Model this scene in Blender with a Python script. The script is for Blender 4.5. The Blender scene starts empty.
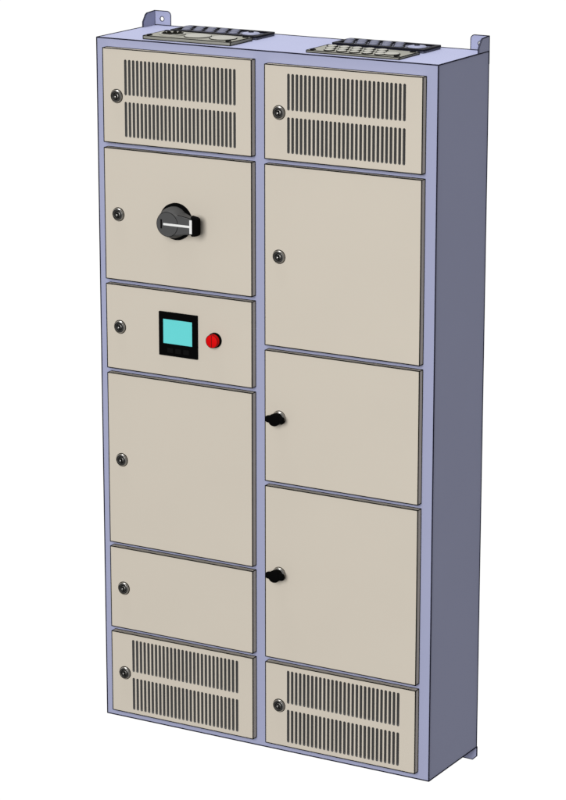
import bpy, bmesh, math, random
from mathutils import Matrix, Vector
random.seed(4)
S = bpy.context.scene
COL = S.collection
PI = math.pi

# ------------------------------------------------------------------ camera
cd = bpy.data.cameras.new('camera')
cam = bpy.data.objects.new('camera', cd)
COL.objects.link(cam)
cd.sensor_fit = 'VERTICAL'
cd.sensor_height = 36.0
cd.lens = 2948.26 / 800 * 36.0
cd.clip_end = 200
cam_pos = Vector((4.5400, -6.8291, 3.1312))
right = Vector((0.8661, 0.4999, 0.0)).normalized()
fwd = Vector((-0.4832, 0.8370, -0.2569)).normalized()
up = right.cross(fwd)
M = Matrix((right, up, -fwd)).transposed().to_4x4()
M.translation = cam_pos
cam.matrix_world = M
S.camera = cam
S.render.resolution_x, S.render.resolution_y = 724, 1024

# ------------------------------------------------------------------ white studio surround
w = bpy.data.worlds.new('World')
S.world = w
w.use_nodes = True
nt = w.node_tree
nt.nodes.clear()
out = nt.nodes.new('ShaderNodeOutputWorld')
bg = nt.nodes.new('ShaderNodeBackground')
tc = nt.nodes.new('ShaderNodeTexCoord')
dp3 = nt.nodes.new('ShaderNodeVectorMath')     # white backdrop behind the cabinet, dim studio everywhere else
dp3.operation = 'DOT_PRODUCT'
dp3.inputs[1].default_value = Vector((-0.50, 0.84, -0.20)).normalized()
mr = nt.nodes.new('ShaderNodeMapRange')
mr.inputs['From Min'].default_value = 0.15
mr.inputs['From Max'].default_value = 0.55
mr.inputs['To Min'].default_value = 0.235
mr.inputs['To Max'].default_value = 1.03
nt.links.new(tc.outputs['Generated'], dp3.inputs[0])
nt.links.new(dp3.outputs['Value'], mr.inputs['Value'])
nt.links.new(mr.outputs[0], bg.inputs['Strength'])
bg.inputs['Color'].default_value = (1, 1, 1, 1)
nt.links.new(bg.outputs[0], out.inputs[0])

def area(name, pos, target, size, power):
    l = bpy.data.lights.new(name, 'AREA')
    l.shape = 'DISK'
    l.size = size
    l.energy = power
    o = bpy.data.objects.new(name, l)
    COL.objects.link(o)
    o.location = pos
    o.rotation_euler = (Vector(target) - Vector(pos)).to_track_quat('-Z', 'Y').to_euler()
    return o

area('key_softbox', (4.0, -17.2, 6.4), (0.5, 0, 1.0), 11.0, 4150)
area('top_softbox', (-3.0, 2.5, 26.0), (0.5, 0.1, 1.5), 14.0, 7700)

S.render.engine = 'CYCLES'
S.view_settings.view_transform = 'Standard'
S.view_settings.look = 'None'
S.view_settings.exposure = 0
S.view_settings.gamma = 1

# ------------------------------------------------------------------ materials
def lin(c):
    return tuple(((v / 255) / 12.92 if v / 255 < 0.04045 else ((v / 255 + 0.055) / 1.055) ** 2.4) for v in c)

def mat(name, col, rough=0.55, metal=0.0, spec=0.25, var=0.03, bump=0.0, scale=400.0, emit=0.0, coat=0.0):
    m = bpy.data.materials.new(name)
    m.use_nodes = True
    n = m.node_tree
    b = n.nodes['Principled BSDF']
    b.inputs['Roughness'].default_value = rough
    b.inputs['Metallic'].default_value = metal
    b.inputs['Specular IOR Level'].default_value = spec
    b.inputs['Coat Weight'].default_value = coat
    t = n.nodes.new('ShaderNodeTexCoord')
    no = n.nodes.new('ShaderNodeTexNoise')
    no.inputs['Scale'].default_value = 3.0
    no.inputs['Detail'].default_value = 5.0
    n.links.new(t.outputs['Object'], no.inputs['Vector'])
    r = n.nodes.new('ShaderNodeValToRGB')
    r.color_ramp.elements[0].position = 0.3
    r.color_ramp.elements[1].position = 0.7
    r.color_ramp.elements[0].color = tuple(c * (1 - var) for c in col) + (1,)
    r.color_ramp.elements[1].color = tuple(min(1, c * (1 + var)) for c in col) + (1,)
    n.links.new(no.outputs['Fac'], r.inputs[0])
    n.links.new(r.outputs[0], b.inputs['Base Color'])
    if bump:
        n2 = n.nodes.new('ShaderNodeTexNoise')
        n2.inputs['Scale'].default_value = scale
        n2.inputs['Detail'].default_value = 2.0
        n.links.new(t.outputs['Object'], n2.inputs['Vector'])
        bp = n.nodes.new('ShaderNodeBump')
        bp.inputs['Strength'].default_value = bump
        bp.inputs['Distance'].default_value = 0.0006
        n.links.new(n2.outputs['Fac'], bp.inputs['Height'])
        n.links.new(bp.outputs[0], b.inputs['Normal'])
    if emit:
        n.links.new(r.outputs[0], b.inputs['Emission Color'])
        b.inputs['Emission Strength'].default_value = emit
    return m

MT = {}
MT['lavender'] = mat('lavender_powder_coat', (0.274, 0.287, 0.412), 0.6, spec=0.10, var=0.012, bump=0.10)
MT['beige'] = mat('beige_powder_coat', (0.455, 0.413, 0.350), 0.6, spec=0.10, var=0.012, bump=0.10)
MT['edge_blue'] = mat('dark_blue_edge_line', (0.010, 0.010, 0.020), 0.9, spec=0.02)  # drawn outlines of the cabinet and brackets
MT['edge_dark'] = mat('dark_edge_line', (0.010, 0.0095, 0.0075), 0.9, spec=0.02)  # drawn outlines of doors, plates and grommets; also the iris teeth
MT['slot_shade'] = mat('slot_shade_grey', (0.19, 0.188, 0.183), 0.8, spec=0.05)  # shade inside the vent slots, painted into the wall colour
MT['filter'] = mat('dark_interior_shade', (0.035, 0.034, 0.032), 0.9, spec=0.05)  # near-black standing for the unlit interior behind the slots
MT['chrome'] = mat('brushed_steel', (0.42, 0.41, 0.39), 0.3, metal=1.0, var=0.06)
MT['gunmetal'] = mat('dark_lock_metal', (0.13, 0.126, 0.12), 0.38, metal=1.0, var=0.1)
MT['keyway'] = mat('keyway_black', (0.003, 0.003, 0.003), 0.85, spec=0.03)
MT['black'] = mat('black_plastic', (0.0012, 0.0012, 0.0012), 0.85, spec=0.03)
MT['knob'] = mat('charcoal_plastic', (0.058, 0.058, 0.058), 0.6, spec=0.15)
MT['white'] = mat('white_inlay', (0.62, 0.62, 0.61), 0.5, spec=0.2)
MT['cyan'] = mat('cyan_screen', (0.085, 0.40, 0.40), 0.4, spec=0.1, var=0.01, emit=0.35)
MT['key'] = mat('dark_keypad', (0.004, 0.004, 0.004), 0.85, spec=0.03)
MT['red'] = mat('red_plastic', (0.50, 0.0012, 0.002), 0.6, spec=0.05, var=0.03)
MT['red_line'] = mat('red_groove', (0.05, 0.001, 0.001), 0.6, spec=0.1)
MT['plate'] = mat('pale_grey_plate', (0.20, 0.197, 0.168), 0.55, spec=0.12, bump=0.05)
MT['membrane'] = mat('pale_membrane', (0.27, 0.265, 0.235), 0.5, spec=0.15)
MT['navy'] = mat('black_blue_plate', (0.0035, 0.0035, 0.007), 0.6, spec=0.08)
MT['navy_mem'] = mat('slate_membrane', (0.085, 0.090, 0.135), 0.45, spec=0.2)
MT['cap'] = mat('lavender_cap', (0.20, 0.21, 0.30), 0.5, spec=0.2)

# ------------------------------------------------------------------ mesh builder
class MB:
    def __init__(self, *mats):
        self.bm = bmesh.new()
        self.mats = list(mats)
    def mi(self, m):
        if m not in self.mats:
            self.mats.append(m)
        return self.mats.index(m)
    def box(self, x0, x1, y0, y1, z0, z1, m, bev=0.0, seg=2):
        b = bmesh.new()
        bmesh.ops.create_cube(b, size=1.0)
        for v in b.verts:
            v.co = Vector(((x0 + x1) / 2 + v.co.x * (x1 - x0), (y0 + y1) / 2 + v.co.y * (y1 - y0), (z0 + z1) / 2 + v.co.z * (z1 - z0)))
        if bev:
            bmesh.ops.bevel(b, geom=b.edges[:], offset=bev, segments=seg, affect='EDGES', profile=0.5)
        self.merge(b, m)
    def merge(self, b, m, mtx=None):
        i = self.mi(m)
        vm = {}
        for v in b.verts:
            vm[v] = self.bm.verts.new(mtx @ v.co if mtx else v.co)
        for f in b.faces:
            try:
                nf = self.bm.faces.new([vm[v] for v in f.verts])
                nf.material_index = i
            except ValueError:
                pass
        b.free()
    def lathe(self, prof, c, axis, m, n=40, cap0=True, cap1=True):
        """prof: (radius, height along axis) from the base up"""
        q = Vector((0, 0, 1)).rotation_difference(Vector(axis))
        rings = []
        b = bmesh.new()
        for r, h in prof:
            ring = []
            for k in range(n):
                a = 2 * PI * k / n
                ring.append(b.verts.new(Vector(c) + q @ Vector((r * math.cos(a), r * math.sin(a), h))))
            rings.append(ring)
        for a, bb in zip(rings, rings[1:]):
            for k in range(n):
                b.faces.new((a[k], a[(k + 1) % n], bb[(k + 1) % n], bb[k]))
        if cap0: b.faces.new(list(reversed(rings[0])))
        if cap1: b.faces.new(rings[-1])
        self.merge(b, m)
    def ring(self, R, r, c, axis, m, n=40, k=8):
        q = Vector((0, 0, 1)).rotation_difference(Vector(axis))
        b = bmesh.new()
        rr = []
        for i in range(n):
            a = 2 * PI * i / n
            rr.append([b.verts.new(Vector(c) + q @ Vector(((R + r * math.cos(2 * PI * j / k)) * math.cos(a), (R + r * math.cos(2 * PI * j / k)) * math.sin(a), r * math.sin(2 * PI * j / k)))) for j in range(k)])
        for i in range(n):
            for j in range(k):
                b.faces.new((rr[i][j], rr[(i + 1) % n][j], rr[(i + 1) % n][(j + 1) % k], rr[i][(j + 1) % k]))
        self.merge(b, m)
    def tube(self, p0, p1, r, m, n=8):
        p0, p1 = Vector(p0), Vector(p1)
        d = p1 - p0
        q = Vector((0, 0, 1)).rotation_difference(d.normalized())
        b = bmesh.new()
        L = d.length
        rings = []
        for h, s in ((-r * .9, .35), (-r * .5, .8), (0, 1), (L, 1), (L + r * .5, .8), (L + r * .9, .35)):
            rings.append([b.verts.new(p0 + q @ Vector((r * s * math.cos(2 * PI * k / n), r * s * math.sin(2 * PI * k / n), h))) for k in range(n)])
        for a, c in zip(rings, rings[1:]):
            for k in range(n):
                b.faces.new((a[k], a[(k + 1) % n], c[(k + 1) % n], c[k]))
        b.faces.new(list(reversed(rings[0])))
        b.faces.new(rings[-1])
        self.merge(b, m)
    def loft(self, loops, m):
        """closed loops of equal length joined in order, capped at both ends"""
        b = bmesh.new()
        R = [[b.verts.new(Vector(p)) for p in lp] for lp in loops]
        n = len(R[0])
        for a, c in zip(R, R[1:]):
            for k in range(n):
                b.faces.new((a[k], a[(k + 1) % n], c[(k + 1) % n], c[k]))
        b.faces.new(list(reversed(R[0])))
        b.faces.new(R[-1])
        self.merge(b, m)
    def plate(self, outline, holes, t, mtx, m):
        """flat plate with holes cut through: outline in local xy, thickness t centred on z"""
        c = bpy.data.curves.new('outline', 'CURVE')
        c.dimensions = '2D'
        c.fill_mode = 'BOTH'
        c.extrude = t / 2
        for pts in [outline] + list(holes):
            s = c.splines.new('POLY')
            s.points.add(len(pts) - 1)
            for p, (x, y) in zip(s.points, pts):
                p.co = (x, y, 0, 1)
            s.use_cyclic_u = True
        o = bpy.data.objects.new('outline', c)
        COL.objects.link(o)
        dg = bpy.context.evaluated_depsgraph_get()
        me = bpy.data.meshes.new_from_object(o.evaluated_get(dg))
        b = bmesh.new()
        b.from_mesh(me)
        bmesh.ops.remove_doubles(b, verts=b.verts[:], dist=1e-6)
        self.merge(b, m, mtx)
        bpy.data.objects.remove(o)
        bpy.data.curves.remove(c)
        bpy.data.meshes.remove(me)
    def line_slots(self, m, shade, ext):
        """gives the slot walls a darker grey, their shade put into the colour"""
        i, j = self.mi(m), self.mi(shade)
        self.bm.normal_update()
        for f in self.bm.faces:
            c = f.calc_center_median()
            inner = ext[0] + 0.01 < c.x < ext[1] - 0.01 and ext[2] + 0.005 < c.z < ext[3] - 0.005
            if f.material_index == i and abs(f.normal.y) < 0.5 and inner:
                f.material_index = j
    def build(self, name, parent=None, origin=None, label=None, smooth=35):
        bm = self.bm
        bmesh.ops.recalc_face_normals(bm, faces=bm.faces[:])
        if origin is not None:
            for v in bm.verts: v.co -= Vector(origin)
        me = bpy.data.meshes.new(name)
        bm.to_mesh(me)
        bm.free()
        for k in self.mats: me.materials.append(MT[k])
        for p in me.polygons: p.use_smooth = True
        me.set_sharp_from_angle(angle=math.radians(smooth))
        o = bpy.data.objects.new(name, me)
        COL.objects.link(o)
        if parent:
            o.parent = parent
        if origin is not None:
            base = parent_world(parent) if parent else Vector((0, 0, 0))
            o.location = Vector(origin) - base
        elif parent:
            o.location = -parent_world(parent)
        if label: o['label'] = label
        return o

def parent_world(o):
    v = Vector((0, 0, 0))
    while o:
        v += o.location
        o = o.parent
    return v

XZ = lambda y: Matrix.Translation((0, y, 0)) @ Matrix.Rotation(PI / 2, 4, 'X')      # local xy -> world xz, at depth y
def rect(x0, x1, y0, y1, r=0.0, n=4):
    if not r: return [(x0, y0), (x1, y0), (x1, y1), (x0, y1)]
    P = []
    for cx, cy, a0 in ((x1 - r, y0 + r, -PI / 2), (x1 - r, y1 - r, 0), (x0 + r, y1 - r, PI / 2), (x0 + r, y0 + r, PI)):
        for k in range(n + 1):
            a = a0 + PI / 2 * k / n
            P.append((cx + r * math.cos(a), cy + r * math.sin(a)))
    return P
def circ(cx, cy, r, n=28):
    return [(cx + r * math.cos(2 * PI * k / n), cy + r * math.sin(2 * PI * k / n)) for k in range(n)]

# ------------------------------------------------------------------ the cabinet
W, D, H, T = 1.0655, 0.2977, 2.0, 0.0211
root = bpy.data.objects.new('electrical_cabinet', None)
COL.objects.link(root)
root['label'] = 'tall lavender electrical cabinet with eleven beige doors, louvred at top and bottom'
root['category'] = 'cabinet'

b = MB('lavender')
b.box(0, W, 0, D, 0, H, 'lavender', 0.0012, 1)
body = b.build('enclosure', root)
b = MB('edge_blue')  # tubes added to draw dark outlines along the cabinet edges
R = 0.0018
for z in (0, H):
    b.tube((0, 0, z), (W, 0, z), R, 'edge_blue')
    b.tube((0, D, z), (W, D, z), R, 'edge_blue')
    b.tube((0, 0, z), (0, D, z), R, 'edge_blue')
    b.tube((W, 0, z), (W, D, z), R, 'edge_blue')
for x in (0, W):
    b.tube((x, 0, 0), (x, 0, H), R, 'edge_blue')
    b.tube((x, D, 0), (x, D, H), R, 'edge_blue')
b.build('edge_line', body)

def lock(parent, x, z):
    y = -T
    b = MB('chrome', 'gunmetal', 'keyway')
    c = (x, y, z)
    ax = (0, -1, 0)
    b.lathe([(0.0185, -0.001), (0.0185, 0.002), (0.0176, 0.0040), (0.0158, 0.0068), (0.0150, 0.0074), (0.0136, 0.0070), (0.0130, 0.0054)], c, ax, 'chrome', cap1=False)
    b.lathe([(0.0132, 0.0050), (0.0130, 0.0056), (0.0104, 0.0056), (0.0100, 0.0040), (0.0086, 0.0040), (0.0082, 0.0058), (0.0072, 0.0064)], c, ax, 'gunmetal')
    b.ring(0.0187, 0.0013, (x, y - 0.0008, z), ax, 'keyway')
    b.ring(0.0143, 0.0009, (x, y - 0.0070, z), ax, 'keyway')
    b.ring(0.0093, 0.0013, (x, y - 0.0046, z), ax, 'keyway')
    b.box(x + 0.0005, x + 0.0050, y - 0.0072, y - 0.006, z - 0.0062, z + 0.0062, 'keyway')
    b.box(x - 0.0048, x - 0.0005, y - 0.0072, y - 0.006, z + 0.0022, z + 0.0052, 'keyway')
    b.lathe([(0.0030, 0.0062), (0.0028, 0.0078), (0.0020, 0.0082)], (x - 0.0022, y, z - 0.0018), ax, 'chrome', n=16)
    return b.build('lock', parent, (x, y, z))

def wing_handle(parent, x, z):
    y = -T
    ax = (0, -1, 0)
    b = MB('chrome', 'keyway')
    b.lathe([(0.0195, -0.001), (0.0195, 0.0025), (0.0178, 0.0055), (0.0150, 0.0085), (0.0130, 0.0085)], (x, y, z), ax, 'chrome')
    b.ring(0.0196, 0.0009, (x, y - 0.0006, z), ax, 'keyway')
    b.ring(0.0146, 0.0010, (x, y - 0.0086, z), ax, 'keyway')
    b.build('rosette', parent, (x, y, z))
    b = MB('black')
    b.lathe([(0.0135, 0.007), (0.0150, 0.012), (0.0172, 0.018), (0.0178, 0.030), (0.0165, 0.034), (0.0120, 0.036)], (x, y, z), ax, 'black')
    # two wings of the grip, drawn out sideways from the hub with rounded ends
    for s in (-1, 1):
        loops = []
        for d, hh, y0, y1 in ((0.004, 0.0140, 0.013, 0.0345), (0.012, 0.0120, 0.014, 0.0340), (0.0165, 0.0100, 0.015, 0.0335), (0.022, 0.0095, 0.016, 0.0330), (0.0250, 0.0092, 0.017, 0.0320), (0.0275, 0.0078, 0.0185, 0.0305), (0.0284, 0.0050, 0.020, 0.029)):
            lp = []
            for k in range(16):
                a = 2 * PI * k / 16
                ca, sa = math.cos(a), math.sin(a)
                e = 0.6
                lp.append((x + s * d, y - (y0 + y1) / 2 - (y1 - y0) / 2 * math.copysign(abs(ca) ** e, ca), z + hh * math.copysign(abs(sa) ** e, sa)))
            loops.append(lp)
        b.loft(loops, 'black')
    return b.build('wing_handle', parent, (x, y, z))

def slot_holes(x0, zlist):
    hs = []
    hw = 0.0041
    for z0, z1 in zlist:
        for k in range(28):
            cx = x0 + 0.013 * k
            hs.append(rect(cx - hw, cx + hw, z0, z1, hw * 0.98, 5))
    return hs

def door(x0, x1, z1, z0, label, vent=None):
    b = MB('beige')
    if vent:
        b.plate(rect(x0, x1, z0, z1), slot_holes(x0 + 0.0741, vent), T - 0.002, XZ(-(T + 0.002) / 2), 'beige')
        b.line_slots('beige', 'slot_shade', (x0, x1, z0, z1))
    else:
        b.box(x0, x1, -T, -0.0005, z0, z1, 'beige')
    org = (x0, 0, z0)
    d = b.build('door', root, org, label)
    if vent:
        b = MB('filter')
        b.box(x0 + 0.004, x1 - 0.004, -0.002, -0.0005, z0 + 0.004, z1 - 0.004, 'filter')  # added dark sheet in place of the shaded cabinet interior
        b.build('interior_shade', d)
    b = MB('edge_dark')  # added tubes that draw the door outlines
    r = 0.00155
    for (p, q) in (((x0, z0), (x1, z0)), ((x1, z0), (x1, z1)), ((x1, z1), (x0, z1)), ((x0, z1), (x0, z0))):
        b.tube((p[0], -T + 0.0004, p[1]), (q[0], -T + 0.0004, q[1]), r, 'edge_dark')
        b.tube((p[0], -0.001, p[1]), (q[0], -0.001, q[1]), r * 0.95, 'edge_dark')
        b.tube((p[0], -0.002, p[1]), (p[0], -T, p[1]), r * 0.8, 'edge_dark')
    b.build('edge_line', d)
    return d

XL0, XL1, XR0, XR1 = 0.0332, 0.5109, 0.5530, 1.0313
UP = [(1.8480, 1.9478), (1.7310, 1.8300)]
LO = [(0.1530, 0.2522), (0.0358, 0.1350)]
ZL = [(1.9757, 1.7127), (1.6958, 1.3221), (1.3066, 1.0624), (1.0467, 0.5422), (0.5274, 0.2834), (0.2677, 0.0236)]
ZR = [(1.9683, 1.7114), (1.6957, 1.1919), (1.1763, 0.8022), (0.7867, 0.2830), (0.2666, 0.0227)]
LL = ['louvred beige door at the top of the left column', 'beige door carrying the rotary switch', 'beige door carrying the screen and red button',
      'tall plain beige door below the screen door', 'short plain beige door above the lower left louvres', 'louvred beige door at the foot of the left column']
LR = ['louvred beige door at the top of the right column', 'tall plain beige door with a round lock below the right louvres', 'shorter beige door with a black wing handle',
      'tall beige door with a black wing handle', 'louvred beige door at the foot of the right column']
for i, (a, c) in enumerate(ZL):
    d = door(XL0, XL1, a, c, LL[i], UP if i == 0 else LO if i == 5 else None)
    lock(d, 0.0780, (1.8440, 1.5100, 1.1855, 0.7935, 0.4060, 0.1460)[i])
for i, (a, c) in enumerate(ZR):
    d = door(XR0, XR1, a, c, LR[i], UP if i == 0 else LO if i == 4 else None)
    if i in (2, 3):
        wing_handle(d, 0.5985, (0, 0, 0.9893, 0.5355)[i])
    else:
        lock(d, 0.5980, (1.8405, 1.4440, 0, 0, 0.1430)[i])

# ------------------------------------------------------------------ rotary main switch
cx, cz = 0.2700, 1.5092
ax = (0, -1, 0)
y = -T
b = MB('black')
b.lathe([(0.0520, 0.0), (0.0520, 0.006), (0.0505, 0.009), (0.0470, 0.010)], (cx, y, cz), ax, 'black', n=56)
sw = b.build('rotary_switch', root, (cx, y, cz))
b = MB('knob', 'keyway')
b.lathe([(0.0440, 0.010), (0.0435, 0.024), (0.0390, 0.038), (0.0345, 0.0490), (0.0335, 0.0500)], (cx, y, cz), ax, 'knob', n=56)
b.ring(0.0341, 0.0008, (cx, y - 0.0495, cz), ax, 'keyway', n=56)
b.box(cx - 0.0215, cx - 0.0165, y - 0.0508, y - 0.049, cz - 0.0130, cz + 0.0130, 'keyway')
b.build('knob', sw)
b = MB('knob', 'keyway')
def sect(x, hh, y0, y1):
    c = 0.004
    return [(x, y - y0, cz - hh), (x, y - y1 + c, cz - hh), (x, y - y1, cz - hh + c), (x, y - y1, cz + hh - c), (x, y - y1 + c, cz + hh), (x, y - y0, cz + hh)]
b.loft([sect(cx + 0.012, 0.0310, 0.012, 0.0495), sect(cx + 0.036, 0.0290, 0.012, 0.0495), sect(cx + 0.056, 0.0245, 0.020, 0.0495), sect(cx + 0.0785, 0.0225, 0.034, 0.0495)], 'knob')
b.tube((cx + 0.034, y - 0.049, cz + 0.0290), (cx + 0.0785, y - 0.049, cz + 0.0225), 0.0009, 'keyway')
b.build('lever', sw)
b = MB('black')
b.loft([sect(cx + 0.0730, 0.0290, 0.030, 0.0440), sect(cx + 0.0790, 0.0275, 0.030, 0.0500), sect(cx + 0.0900, 0.0262, 0.031, 0.0495), sect(cx + 0.0960, 0.0225, 0.032, 0.0475), sect(cx + 0.0985, 0.0160, 0.034, 0.0445)], 'black')
b.build('lever_tip', sw)
b = MB('white')
b.box(cx - 0.0125, cx + 0.0725, y - 0.0512, y - 0.0490, cz - 0.0032, cz + 0.0030, 'white', 0.0004, 1)
b.box(cx + 0.0725, cx + 0.0805, y - 0.0514, y - 0.0490, cz - 0.0195, cz + 0.0190, 'white', 0.0004, 1)
b.build('indicator', sw)

# ------------------------------------------------------------------ operator screen
b = MB('black')
x0, x1, z0, z1 = 0.2106, 0.3371, 1.1222, 1.2480
b.plate(rect(x0, x1, z0, z1, 0.0012, 2), [rect(0.2243, 0.3200, 1.1574, 1.2276)], 0.005, XZ(y - 0.0025), 'black')
dp = b.build('display_panel', root, (x0, y, z0))
b = MB('cyan')
b.box(0.2243, 0.3200, y - 0.0036, y - 0.0005, 1.1574, 1.2276, 'cyan')
b.build('screen', dp)
for k in range(3):
    kx = 0.2380 + 0.0262 * k
    b = MB('key')
    b.box(kx, kx + 0.0190, y - 0.0058, y - 0.0045, 1.1315, 1.1455, 'key', 0.0005, 1)
    b.build('key', dp)

# ------------------------------------------------------------------ red push button
bx, bz = 0.3925, 1.1850
b = MB('black')
b.lathe([(0.0215, 0.0), (0.0215, 0.005), (0.0205, 0.0075), (0.0185, 0.008)], (bx, y, bz), ax, 'black')
pb = b.build('push_button', root, (bx, y, bz))
b = MB('red', 'red_line')
b.lathe([(0.0186, 0.0075), (0.0188, 0.017), (0.0184, 0.0192), (0.0170, 0.0200)], (bx, y, bz), ax, 'red')
b.ring(0.0184, 0.0007, (bx, y - 0.0194, bz), ax, 'red_line')
b.box(bx - 0.0012, bx + 0.0004, y - 0.0206, y - 0.0195, bz - 0.0168, bz + 0.0168, 'red_line')
b.build('button_cap', pb)

# ------------------------------------------------------------------ cable entry plates on the roof
UPZ = (0, 0, 1)
def outline_lines(b, x0, x1, y0, y1, zs, r, m):  # draws the plate outlines with added dark tubes
    for z in zs:
        for p, q in (((x0, y0), (x1, y0)), ((x1, y0), (x1, y1)), ((x1, y1), (x0, y1)), ((x0, y1), (x0, y0))):
            b.tube((p[0], p[1], z), (q[0], q[1], z), r, m)
    for p in ((x0, y0), (x1, y0), (x1, y1), (x0, y1)):
        b.tube((p[0], p[1], zs[0]), (p[0], p[1], zs[-1]), r, m)

def grommet(parent, x, yy, z, r, m, edge, h=0.004, nub=False, iris=False, ew=0.0020):
    b = MB(m, edge)
    if iris:
        b.lathe([(r, 0), (r, h), (r * 0.82, h), (r * 0.80, 0.0008)], (x, yy, z), UPZ, m, n=32)
        b.lathe([(r * 0.80, 0.001), (r * 0.72, 0.002), (r * 0.55, 0.0012)], (x, yy, z), UPZ, edge, n=32)
        for k in range(10):
            a = 2 * PI * k / 10
            b.lathe([(r * 0.16, 0), (r * 0.14, h * 1.25), (r * 0.06, h * 1.5)], (x + r * 0.72 * math.cos(a), yy + r * 0.72 * math.sin(a), z), UPZ, edge, n=10)
    else:
        b.lathe([(r, 0), (r, h * 0.6), (r * 0.86, h), (r * 0.5, h * 1.15), (r * 0.15, h * 1.2)], (x, yy, z), UPZ, m, n=32)
        b.ring(r, ew, (x, yy, z + 0.0004), UPZ, edge, n=32, k=6)
    if nub:
        b.lathe([(r * 0.30, h * 1.1), (r * 0.28, h * 1.6), (r * 0.15, h * 1.85)], (x, yy, z), UPZ, edge, n=14)
    return b.build('grommet', parent, (x, yy, z))

def front_plate(x0, th, kind, label):
    x1, y0, y1 = x0 + 0.2805, 0.0305, 0.1480
    b = MB('plate', 'edge_dark')
    b.box(x0, x1, y0, y1, H + 0.0004, H + th, 'plate', 0.0015, 2)
    outline_lines(b, x0, x1, y0, y1, (H + 0.001, H + th - 0.0004), 0.0012, 'edge_dark')
    p = b.build('cable_entry_plate', root, (x0, y0, H), label)
    for sxx in (x0 + 0.013, x1 - 0.013):
        for syy in (y0 + 0.013, y1 - 0.013):
            s = MB('keyway')
            s.lathe([(0.0085, 0), (0.0085, 0.0018), (0.006, 0.003)], (sxx, syy, H + th), UPZ, 'keyway', n=18)
            s.build('screw', p, (sxx, syy, H + th))
    zt = H + th
    if kind == 'large':
        for k in range(3):
            grommet(p, x0 + 0.062 + 0.082 * k, y0 + 0.055, zt, 0.037, 'membrane', 'edge_dark', 0.004, iris=(k == 0))
    else:
        for row in range(3):
            for k in range(5):
                grommet(p, x0 + 0.058 + 0.0385 * k - 0.014 * row, y0 + 0.022 + 0.034 * row, zt, 0.0132, 'membrane', 'edge_dark', 0.0040, ew=0.0026)
        grommet(p, x0 + 0.238, y0 + 0.040, zt, 0.021, 'membrane', 'edge_dark', 0.004, ew=0.0026)

def rear_plate(x0, label):
    x1, y0, y1, th = x0 + 0.2790, 0.1700, 0.2725, 0.0105
    b = MB('navy', 'navy_mem')
    b.box(x0, x1, y0, y1, H + 0.0004, H + th * 0.55, 'navy_mem', 0.001, 1)
    # raised black rim round the membrane field
    b.plate(rect(x0 - 0.002, x1 + 0.002, y0 - 0.002, y1 + 0.002, 0.006), [rect(x0 + 0.010, x1 - 0.010, y0 + 0.012, y1 - 0.010, 0.006)], th * 0.5, Matrix.Translation((0, 0, H + th * 0.75)), 'navy')
    p = b.build('cable_entry_plate', root, (x0, y0, H), label)
    zt = H + th * 0.55
    for row in range(3):
        for k in range(5):
            grommet(p, x0 + 0.036 + 0.0385 * k - 0.012 * row, y0 + 0.026 + 0.027 * row, zt, 0.0130, 'navy_mem', 'navy', 0.0060, ew=0.0040)
    grommet(p, x0 + 0.236, y0 + 0.046, zt, 0.026, 'cap', 'navy', 0.0065, nub=True, ew=0.0030)

front_plate(0.1336, 0.0105, 'large', 'pale cable entry plate with three large round openings')
front_plate(0.6525, 0.0070, 'small', 'pale cable entry plate with rows of small membranes')
rear_plate(0.1350, 'black cable entry plate behind the pale left one')
rear_plate(0.6545, 'black cable entry plate behind the pale right one')

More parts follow.
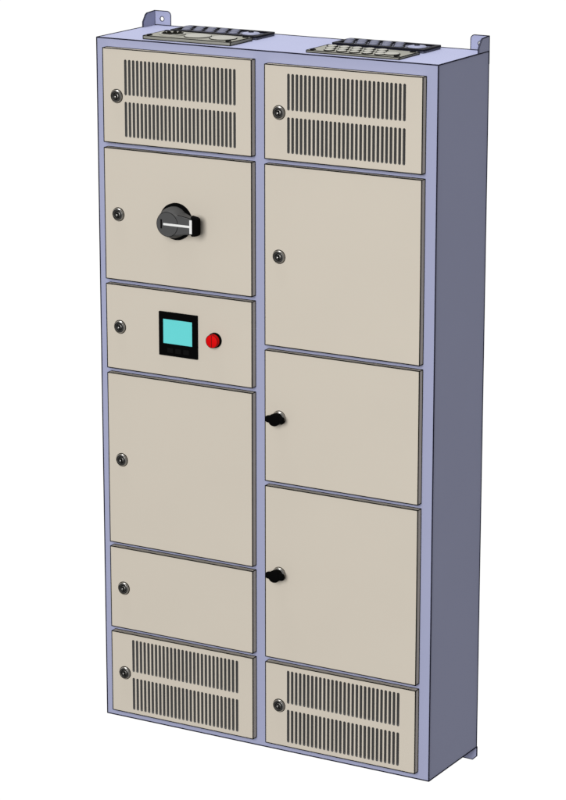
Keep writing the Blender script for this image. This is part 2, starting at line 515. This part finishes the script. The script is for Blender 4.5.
# ------------------------------------------------------------------ wall mounting brackets
YZ = lambda x: Matrix(((0, 0, 1, x), (1, 0, 0, 0), (0, 1, 0, 0), (0, 0, 0, 1)))     # local xy -> world yz at x
def bracket(sign, xe, label):
    """xe: outer side of the cabinet; sign +1 when the ear runs towards +x"""
    b = MB('lavender', 'edge_blue')
    X = lambda v: xe + sign * v
    ear = [(X(0.0), H - 0.034), (X(0.056), H - 0.034), (X(0.056), H + 0.030)]
    for k in range(1, 6):
        a = PI / 2 * k / 5
        ear.append((X(0.044 + 0.012 * math.cos(a)), H + 0.029 + 0.012 * math.sin(a)))
    ear.append((X(0.0), H + 0.041))
    hole = circ(X(0.0270), H + 0.0185, 0.0065)
    b.plate(ear, [hole], 0.003, XZ(D + 0.0019), 'lavender')
    yh = D + 0.0019
    prof = [(D - 0.0620, H + 0.0003), (D - 0.0620, H + 0.0150), (D - 0.0480, H + 0.0340), (D - 0.0400, H + 0.0385), (D + 0.0002, H + 0.0408), (D + 0.0002, H + 0.0003)]
    b.plate(prof, [], 0.003, YZ(X(0.0015)), 'lavender')
    r = 0.0013
    for p, q in zip(ear, ear[1:] + ear[:1]):
        b.tube((p[0], D + 0.0008, p[1]), (q[0], D + 0.0008, q[1]), r, 'edge_blue')
    for p, q in zip(prof, prof[1:]):
        for xx in (0.0002, 0.0028):
            b.tube((X(xx), p[0], p[1]), (X(xx), q[0], q[1]), r * 0.8, 'edge_blue')
    b.ring(0.0067, 0.0011, (X(0.0270), D + 0.0004, H + 0.0185), (0, -1, 0), 'edge_blue', n=28, k=6)
    return b.build('mounting_bracket', root, (xe, D, H), label)
bracket(1, 0.0, 'wall bracket at the upper left rear corner')
bracket(-1, W + 0.0008, 'wall bracket at the upper right rear corner')
b = MB('lavender', 'edge_blue')
ear = [(W - 0.043, -0.0006), (W - 0.043, -0.0400), (W - 0.012, -0.0405), (W + 0.0008, -0.028), (W + 0.0008, -0.0006), (W - 0.004, -0.0006), (W - 0.004, 0.030), (W - 0.040, 0.030), (W - 0.040, -0.0006)]
b.plate(ear, [], 0.003, XZ(D + 0.0019), 'lavender')
for p, q in zip(ear, ear[1:] + ear[:1]):
    b.tube((p[0], D + 0.0008, p[1]), (q[0], D + 0.0008, q[1]), 0.0013, 'edge_blue')
    b.tube((p[0], D + 0.0034, p[1]), (q[0], D + 0.0034, q[1]), 0.0013, 'edge_blue')
b.build('mounting_bracket', root, (W, D, 0), 'wall bracket at the lower right rear corner')
